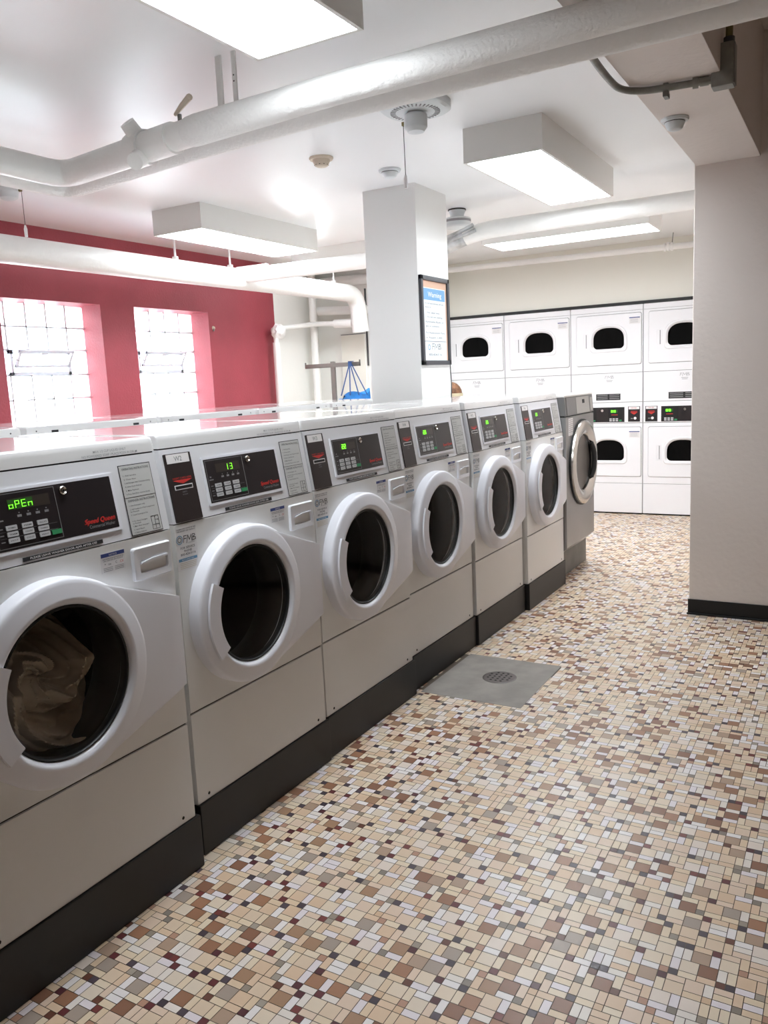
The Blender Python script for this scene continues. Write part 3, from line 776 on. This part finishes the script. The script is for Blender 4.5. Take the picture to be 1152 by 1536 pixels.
m = MB(); m.tube([(-.60, .85, .045), (-.60, .85, .075)], .008, 'galvanised', 8); m.tube([(-.62, .85, .078), (-.56, .82, .088), (-.49, .79, .10)], [.007, .01, .012], 'detector_beige', 8); m.build('valve_handle', root)
m = MB(); pts = [(-.56, .842, 0), (-.54, .84, 0), (-.50, .835, 0), (-.2, .815, 0), (.12, .793, 0), (1.0, .775, 0), (4.44, .73, 0)]
m.tube(pts, [.047, .053, .055, .052, .049, .047, .047], 'pipe_lagging', 24); m.build('right_run', root)
lp_ = pipe('lagged_pipe', [(-1.53, -5.99, 2.33), (-1.563, 1.12, 2.33), (-.87, 1.02, 2.33), (.02, .94, 2.33), (.96, .925, 2.33), (4.44, .88, 2.33)], .047, 'pipe_lagging', 'slimmer white pipe running just behind the thick lagged pipe', .11)
m = MB(); m.box((2.2, .887, 2.36), (2.225, .893, 3.0), 'pipe_paint'); m.build('hanger', lp_)
for i, (x, y, r) in enumerate(((-.372, .822, .013), (-.30, .818, .009))):
    m = MB(); m.box((x-r, y-.004, ZP+.04), (x+r, y+.004, CZ), 'pipe_paint', .001)
    for z in (2.45, 2.47) if i else (): m.lathe(Fr((x, y-.0045, z), (1, 0, 0), (0, 0, 1)), (0, 0), [(0, .001), (.003, .001)], 'dark_gap', 8)
    o = m.build('pipe_hanger'); tag(o, ['wider left strap holding the thick lagged pipe', 'narrow right strap with two holes holding the thick lagged pipe'][i], 'pipe hanger', 'straps of the thick pipe')
# main pipe along the red wall
root = empty('heating_pipe', (0, 0, 0)); tag(root, 'fat white pipe running along in front of the red wall above the windows', 'pipe')
m = MB(); m.tube(fillet([(-2.68, -3.0, 2.238), (-2.66, 5.42, 2.242), (-2.655, 5.45, 1.88)], .16, 12), [.082]*100, 'pipe_paint', 28) if False else m.tube(fillet([(-2.69, -5.99, 2.236), (-2.655, 5.42, 2.240), (-2.65, 5.46, 1.88)], .16, 12), .082, 'pipe_paint', 28); m.build('long_run', root)
m = MB(); m.tube([(-2.67, 3.66, 2.27), (-2.40, 3.68, 2.27)], .066, 'pipe_paint', 20); m.build('tee', root)
for i, (y, lb) in enumerate(((2.97, 'thin rod holding the fat pipe, under the left box light'), (3.575, 'short rod holding the fat pipe at its branch'), (5.06, 'rod holding the fat pipe near its elbow'))):
    m = MB(); m.tube([(-2.68, y, 2.30), (-2.68, y, CZ)], [.009, .006], 'pipe_paint', 8); m.box((-2.70, y-.012, 2.30), (-2.66, y+.012, 2.345), 'pipe_paint', .003); o = m.build('pipe_hanger'); tag(o, lb, 'pipe hanger', 'rods of the fat pipe')
root = empty('branch_pipe', (0, 0, 0)); tag(root, 'white branch pipe passing behind the pillar towards the right wall', 'pipe')
m = MB(); m.tube(fillet([(-2.41, 3.68, 2.262), (-.98, 3.68, 2.252), (-.60, 3.68, 2.352), (.866, 3.68, 2.352)], .15), .056, 'pipe_paint', 24); m.build('run', root)
m = MB()
for t_, (p0, p1) in enumerate((((-.80, 3.63, 2.325), (-.62, 3.625, 2.385)), ((-.82, 3.62, 2.29), (-.60, 3.622, 2.35)))):
    m.tube([p0, p1], [.008, .014], 'foil', 8)
m.tube(fillet([(-.93, 3.68, 2.2655), (-.80, 3.68, 2.30), (-.70, 3.68, 2.326)], .05), .0572, 'foil', 24); m.build('foil_wrap', root)
tp_ = pipe('thin_pipe', [(-2.19, 6.1, 2.46), (.866, 6.1, 2.425)], .026, 'pipe_paint', 'thin white pipe above the dryers along the back wall')
m = MB()
for x in (.13, .19): m.tube([(x-.008, 6.1, 2.433), (x+.008, 6.1, 2.433)], .036, 'pipe_paint', 16)
m.box((.15, 6.07, 2.40), (.17, 6.13, 2.47), 'pipe_paint'); m.tube([(.19, 6.1, 2.45), (.20, 6.1, CZ)], .004, 'galvanised', 6); o = m.build('clamp', tp_)
# pipes in the far left corner
pipe('corner_pipe', [(-3.225, 4.83, 0.0), (-3.225, 4.83, 1.80)], .034, 'pipe_paint', 'white upright pipe standing at the right end of the red wall')
root = empty('wrapped_pipe', (0, 0, 0)); tag(root, 'white pipe with lumpy wrapped elbow above the upright corner pipe', 'pipe')
m = MB(); m.tube(fillet([(-3.225, 4.83, 1.80), (-3.225, 4.83, 1.925), (-3.13, 5.35, 1.985), (-2.736, 5.45, 1.966)], .06), .024, 'pipe_paint', 16)
m.tube([(-2.93, 5.42, 1.975), (-2.736, 5.45, 1.968)], .042, 'pipe_paint', 18); m.build('run', root)
m = MB(); bm = bmesh.new(); bmesh.ops.create_icosphere(bm, subdivisions=3, radius=1)
for v in bm.verts:
    n_ = mn.noise(v.co*2.3)*.25; v.co = Vector((-3.215+v.co.x*.06*(1+n_), 4.86+v.co.y*.085*(1+n_), 1.90+v.co.z*.075*(1+n_)))
bm.verts.index_update(); m.add([v.co for v in bm.verts], [[v.index for v in p.verts] for p in bm.faces], 'pipe_lagging'); bm.free(); m.build('wrapping', root)
pipe('corner_pipe', [(-3.205, 5.45, 0), (-3.205, 5.45, CZ)], .036, 'pipe_paint', 'white floor-to-ceiling pipe in the back left corner')
pipe('corner_pipe', [(-3.10, 5.58, 0), (-3.10, 5.58, CZ)], .045, 'pipe_paint', 'fatter upright pipe just right of the corner pipe, against the back wall') if False else None
pipe('cross_pipe', [(-3.19, 5.53, 2.125), (-2.60, 5.60, 2.10)], .042, 'pipe_paint', 'horizontal white pipe just under the fat pipe in the far left corner')
pipe('cross_pipe', [(-3.317, 5.652, 2.42), (-2.2, 5.652, 2.40)], .05, 'pipe_paint', 'horizontal white pipe high on the back wall behind the far left light')
# panel door on the back left wall
root = empty('wall_cabinet', (-2.87, YB, 1.6)); tag(root, 'pale panel door of a cupboard on the back left wall', 'cabinet')
m = MB(); m.box((-.16, -.03, -.55), (.145, .0, .285), 'wall_paint', .004); m.build('body', root)
m = MB(); m.box((-.145, -.038, -.52), (.135, -.03, .27), 'bulkhead_paint', .002); m.build('door', root)
m = MB(); m.box((-.15, -.034, .272), (.15, -.0295, .28), 'grey_ink'); m.build('top_edge', root)
m = MB(); m.box((-2.722, YB-.02, 1.55), (-2.712, YB, 2.32), 'cable'); o = m.build('wall_line'); tag(o, 'thin dark door frame edge running up the back left wall beside the pillar', 'cable')  # narrow dark strip marks a door frame edge on the wall
m = MB(); m.lathe(Fr((XR, 4.05, 1.918), (0, 1, 0), (0, 0, 1)), (0, 0), [(0, .012), (.012, .012), (.016, .006), (.018, 0)], 'detector_beige', 16); m.box((XR, 4.04, 1.89), (XR+.014, 4.05, 1.915), 'galvanised'); o = m.build('wall_hook'); tag(o, 'tiny pale hook on the red wall right of the second window', 'hook')

# ------------------------------------------------------------------ conduit on the beam
root = empty('conduit', (0, 0, 0)); tag(root, 'grey metal electrical conduit bending under the beam at top right', 'conduit')
m = MB(); zc_ = 2.399; m.tube(fillet([(.866, 1.0, zc_), (.842, 1.40, zc_), (.846, 1.685, zc_), (1.16, 1.73, zc_)], .22, 12), .0125, 'galvanised', 14); m.build('pipe_run', root)
m = MB(); m.tube([(1.085, 1.719, zc_), (1.105, 1.722, zc_)], .02, 'galvanised', 12); m.tube([(1.11, 1.7225, zc_), (1.14, 1.727, zc_)], .016, 'galvanised', 12); m.build('connector', root)
m = MB(); m.box((1.150, 1.70, 2.365), (1.225, 1.76, 2.51), 'galvanised', .006); m.box((1.224, 1.705, 2.37), (1.229, 1.755, 2.505), 'steel_dark', .002); m.build('junction_body', root)
m = MB(); m.tube([(1.205, 1.73, 2.505), (1.205, 1.73, 2.53)], .019, 'cable', 12); m.tube([(1.205, 1.73, 2.53), (1.205, 1.73, 3.0)], .0125, 'brass', 12); m.build('riser', root)
m = MB(); m.box((.985, 1.70, 2.372), (1.003, 1.725, 2.416), 'galvanised', .002); m.box((.985, 1.69, 2.365), (1.003, 1.735, 2.385), 'galvanised', .003); m.build('strap', root)

# ------------------------------------------------------------------ detectors and fans
def detector(x, y, z, m_, lab, dark=False, s=1):
    root = empty('smoke_detector', (x, y, z)); tag(root, lab, 'smoke detector')
    Z = Fr((0, 0, 0), (1, 0, 0), (0, -1, 0))
    m = MB(); m.lathe(Z, (0, 0), [(.0, 0), (.062*s, 0), (.064*s, .004), (.060*s, .012), (.0, .012)], m_, 36); m.build('mounting_plate', root)
    m = MB(); m.lathe(Z, (0, 0), [(.046*s, .012), (.045*s, .020), (.036*s, .040), (.026*s, .046), (0, .047)], m_, 36)
    if dark:
        for k in range(10):
            a = 2*PI*k/10; m.tube([(.0355*s*math.cos(a), .0355*s*math.sin(a), -.0355), (.034*s*math.cos(a), .034*s*math.sin(a), -.038)], .0045, 'dark_gap', 6)
    else: m.lathe(Z, (0, 0), [(.0465*s, .014), (.0465*s, .0165)], 'dark_gap', 36)
    m.build('sensor_head', root)
detector(-.83, 2.15, CZ, 'detector_beige', 'beige smoke detector on the ceiling left of the pillar', True)
detector(-.672, 2.60, CZ, 'detector_white', 'white smoke detector on the ceiling right above the pillar front')
detector(.938, 2.178, 2.415, 'detector_white', 'white smoke detector under the beam at upper right', s=.9)
def fan(x, y, z, lab, chain=True, R=.14, hub=.05):
    root = empty('ceiling_lamp_holder', (x, y, z)); tag(root, lab, 'ceiling fixture')
    Z = Fr((0, 0, 0), (1, 0, 0), (0, -1, 0))
    m = MB()
    sq = lambda r, p=4: [(r/((abs(math.cos(2*PI*k/48))**p+abs(math.sin(2*PI*k/48))**p)**(1/p))*math.cos(2*PI*k/48), r/((abs(math.cos(2*PI*k/48))**p+abs(math.sin(2*PI*k/48))**p)**(1/p))*math.sin(2*PI*k/48)) for k in range(48)]
    m.shape_loft(Z, [(sq(R, 3), 0), (sq(R, 3), .032), (sq(R*.93, 2.6), .042), (sq(R*.5, 2), .048), (sq(.01, 2), .048)], 'detector_white', True)
    m.build('plate', root)
    m = MB()
    for k in range(36):
        a = 2*PI*k/36; c, s_ = math.cos(a), math.sin(a)
        m.box((R*.60, -.0028, .043), (R*.76, .0028, .0475), 'faint_ink' if k % 2 else 'grey_ink', fr=Fr((0, 0, 0), (c, s_, 0), (s_, -c, 0)))
    m.build('vent_slots', root)
    m = MB(); m.lathe(Z, (0, 0), [(.030, .045), (.034, .048), (hub*.75, .055), (hub, .058), (hub, .105), (hub*.9, .113), (hub*.85, .114), (hub*.7, .125), (0, .13)], 'detector_white', 32); m.build('hub', root)
    if chain:
        m = MB(); m.box((-hub-.014, -.008, -.09), (-hub+.004, .008, -.075), 'brass'); m.tube([(-hub-.01, 0, -.085), (-hub-.008, 0, -.30)], .0016, 'cable', 6); m.build('pull_cord', root)
        m = MB(); m.tube([(-hub-.008, 0, -.29), (-hub-.008, 0, -.305), (-hub-.008, 0, -.345)], [.004, .009, .008], 'label_white', 10); m.build('cord_knob', root)
fan(-.03, 1.68, CZ, 'round slotted ceiling lamp holder with long pull cord, in front of the pillar')
def holder(x, y, lab, cordlen=.27):
    root = empty('ceiling_lamp_holder', (x, y, CZ)); tag(root, lab, 'ceiling fixture')
    Z = Fr((0, 0, 0), (1, 0, 0), (0, -1, 0))
    m = MB(); m.lathe(Z, (0, 0), [(.10, 0), (.10, .012), (.06, .03), (.055, .05)], 'detector_white', 32); m.build('base', root)
    m = MB(); m.lathe(Z, (0, 0), [(.05, .04), (.056, .05), (.056, .095), (.051, .10), (.046, .125), (.03, .135), (0, .138)], 'detector_white', 32); m.build('cap', root)
    m = MB(); m.box((.045, .024, -.095), (.064, .038, -.080), 'brass'); m.tube([(.06, .035, -.085), (.06, .035, -cordlen)], .0016, 'cable', 6); m.build('pull_cord', root)
    m = MB(); m.tube([(.06, .035, -cordlen+.005), (.06, .035, -cordlen-.015), (.06, .035, -cordlen-.055)], [.004, .009, .008], 'label_white', 10); m.build('cord_knob', root)
holder(-2.27, 1.33, 'white lamp holder with a pull cord near the left photo edge', .27)
root = empty('ceiling_lamp_holder', (-.84, 3.86, CZ)); tag(root, 'white stepped lamp holder on the ceiling just behind the pillar', 'ceiling fixture')
Z = Fr((0, 0, 0), (1, 0, 0), (0, -1, 0))
m = MB(); m.lathe(Z, (0, 0), [(.062, 0), (.064, .006), (.062, .010)], 'black', 28); m.lathe(Z, (0, 0), [(.06, .010), (.05, .035), (.046, .06)], 'detector_white', 28); m.build('neck', root)
m = MB(); m.lathe(Z, (0, 0), [(.04, .06), (.09, .062), (.096, .066), (.096, .074)], 'detector_white', 32); m.lathe(Z, (0, 0), [(.096, .074), (.096, .09)], 'faint_ink', 32); m.lathe(Z, (0, 0), [(.096, .09), (.096, .115), (.085, .125), (0, .128)], 'detector_white', 32); m.build('cap', root)

# ------------------------------------------------------------------ framed sign on the pillar
root = empty('framed_sign', (-.703, 2.95, 1.47)); tag(root, 'black framed warning notice hanging on the side of the white pillar', 'sign')
S = Fr((0, 0, 0), (0, 1, 0), (0, 0, 1)); w_, h_ = .40, .545; s0 = .008
m = MB()
for lo, hi in (((s0, 0, 0), (s0+.028, h_, .02)), ((s0+w_-.028, 0, 0), (s0+w_, h_, .02)), ((s0, 0, 0), (s0+w_, .028, .02)), ((s0, h_-.028, 0), (s0+w_, h_, .02))): m.box(lo, hi, 'frame_black', .003, fr=S)
m.build('frame', root)
m = MB(); a0, a1 = s0+.026, s0+w_-.026
m.box((a0, .026, 0), (a1, h_-.026, .008), 'poster_tan', fr=S); m.box((a0, .026, 0), (a1-.022, h_-.07, .009), 'poster', fr=S)
m.box((a0+.012, h_-.145, 0), (a1-.03, h_-.075, .0095), 'poster_blue', fr=S); m.text(S, (a0+a1)/2, h_-.125, .032, 'Warning', 'label_white', .0101, 'c', .19)
for v, t, wd in ((.375, 'Do not leave machines with any', .26), (.352, 'items in', .08), (.318, '1. Wet rubber items', .2), (.292, '2. Do not use cleaning', .24), (.262, 'flammable fluids or', .26), (.236, 'gas or solvents', .19), (.195, 'For Replacement Parts', .27), (.165, 'or Repairs 1-800', .23)):
    m.text(S, a0+.035, v, .011, t, 'ink_soft', .0097, 'l', wd)
m.box((a0+.02, .145, 0), (a1-.03, .148, .0097), 'ink_soft', fr=S)
m.fmb(S, a0+.115, .098, .034, .13, 'ink_dark', .0097); m.lathe(S, (a0+.075, .11), [(.012, .0097), (.018, .0097)], 'cyan_ink', 20); m.text(S, a0+.07, .058, .014, '800-424-0116', 'ink_soft', .0097, 'l', .18)
m.build('notice_sheet', root)
m = MB(); m.tube([(-.70, 3.37, 1.47), (-.698, 3.377, 1.35), (-.699, 3.37, 1.22), (-.699, 3.37, 0)], .003, 'cable', 6); o = m.build('wall_line'); tag(o, 'thin grey cable hanging down the pillar below the framed sign', 'cable')

# ------------------------------------------------------------------ rack with a blue bag, basket beyond the row
root = empty('hanging_rack', (-2.567, 4.8, 0)); tag(root, 'brown-grey metal T-shaped garment rack behind the rear washers', 'rack')
m = MB(); m.box((-.022, -.012, .03), (.022, .012, 1.585), 'rack_metal', .002); m.build('post', root)
m = MB(); m.box((-.305, -.016, 1.532), (.300, -.002, 1.570), 'rack_metal', .002)
for x in (-.305, .292): m.box((x, -.016, 1.532), (x+.008, -.002, 1.588), 'rack_metal', .001)
m.build('crossbar', root)
m = MB(); m.box((-.28, -.2, .02), (.28, .2, .05), 'rack_metal', .004); 
for x in (-.24, .24):
    for y in (-.16, .16): m.tube([(x, y-.012, .02), (x, y+.012, .02)], .02, 'rubber', 12)
m.build('foot', root)
root = empty('shopping_bag', (-2.325, 4.77, 1.0)); tag(root, 'bright blue carrier bag hanging by its straps from the rack', 'bag')
m = MB(); vs = []; fs = []; NU, NV = 40, 12
for j in range(NV+1):
    t = j/NV; z = -.22+.50*t
    for i in range(NU):
        a = 2*PI*i/NU; w = .17*(.8+.25*t); dd = .07*(.9-.35*t)
        n_ = mn.noise((math.cos(a)*1.6, math.sin(a)*1.6, t*3))*.018
        top = (.022*math.sin(3*a)+.012*mn.noise((a, 0, 5))+(-.03 if math.cos(a) < -.5 else .0)) if j == NV else 0
        vs.append((w*math.cos(a)*(1+n_*3)-(.02*t), dd*math.sin(a)+n_, z+top+(.03*math.cos(a) if j > 9 else 0)))
for j in range(NV):
    for i in range(NU): fs.append((j*NU+i, j*NU+(i+1) % NU, (j+1)*NU+(i+1) % NU, (j+1)*NU+i))
fs.append(tuple(reversed(range(NU)))); fs.append(tuple(NV*NU+i for i in range(NU)))
m.add(vs, fs, 'bag_blue'); m.build('body', root)
for x0, y0, x1 in ((-.12, -.045, -.03), (-.02, -.05, -.025), (.07, -.045, -.02), (.15, -.03, -.015)):
    m = MB(); fr = Fr((x0, y0, .27), (1, 0, 0), (x1-x0, .02, .28)); L_ = math.dist((x0, y0, .27), (x1, y0+.02, .55)); m.box((-.006, 0, -.001), (.006, L_, .001), 'strap_blue', fr=fr); m.build('strap', root)
m = MB(); m.box((-.04, -.03, .535), (-.005, -.022, .578), 'strap_blue'); m.box((-.04, -.03, .571), (-.005, .012, .578), 'strap_blue'); m.build('strap_loop', root)
root = empty('folding_table', (-1.36, 4.9, 0)); tag(root, 'white folding table hidden behind the washers, carrying a brown basket', 'table')
m = MB(); m.box((-.25, -.2, .97), (.25, .2, 1.0), 'table_white', .004); m.build('tabletop', root)
for x in (-.22, .22):
    for y in (-.17, .17): m = MB(); m.box((x-.02, y-.02, 0), (x+.02, y+.02, .97), 'table_white'); m.build('leg', root)
root = empty('wicker_basket', (-1.425, 4.9, 1.0)); tag(root, 'brown domed basket with cream rim peeking over the washers beside the pillar', 'basket')
m = MB(); m.lathe(WORLD, (0, 0), [(.0, 0), (.085, 0), (.098, .22)], 'wicker', 32); m.build('body', root)
m = MB(); m.lathe(WORLD, (0, 0), [(.098, .22), (.106, .223), (.106, .25), (.10, .252)], 'wicker_rim', 32); m.build('rim', root)
m = MB(); m.lathe(WORLD, (0, 0), [(.10, .252), (.095, .28), (.08, .31), (.055, .335), (.025, .348), (0, .35)], 'wicker', 32); m.build('lid', root)

# ------------------------------------------------------------------ world, camera, view
w = bpy.data.worlds.new('World'); scene.world = w; w.use_nodes = True
bg = w.node_tree.nodes['Background']; bg.inputs['Color'].default_value = (.93, .97, 1, 1); bg.inputs['Strength'].default_value = 10
cam = bpy.data.cameras.new('camera'); co = bpy.data.objects.new('camera', cam); COL.objects.link(co); scene.camera = co
f, pi_, ya, ro = 1223.37, -.1581, .5279, -.0463
fwd = Vector((-math.sin(ya)*math.cos(pi_), math.cos(ya)*math.cos(pi_), math.sin(pi_))); right = Vector((math.cos(ya), math.sin(ya), 0)); up = right.cross(fwd)
r2 = right*math.cos(ro)+up*math.sin(ro); u2 = -right*math.sin(ro)+up*math.cos(ro)
M4 = Matrix((r2, u2, -fwd)).transposed().to_4x4(); M4.translation = Vector((1.6497, -1.6208, 1.3784)); co.matrix_world = M4
cam.sensor_fit = 'VERTICAL'; cam.sensor_height = 24; cam.sensor_width = 18; cam.lens = f*24/1536; cam.clip_start = .02
vs_ = scene.view_settings; vs_.view_transform = 'Standard'; vs_.look = 'None'; vs_.gamma = 1; vs_.use_curve_mapping = False; vs_.exposure = .93
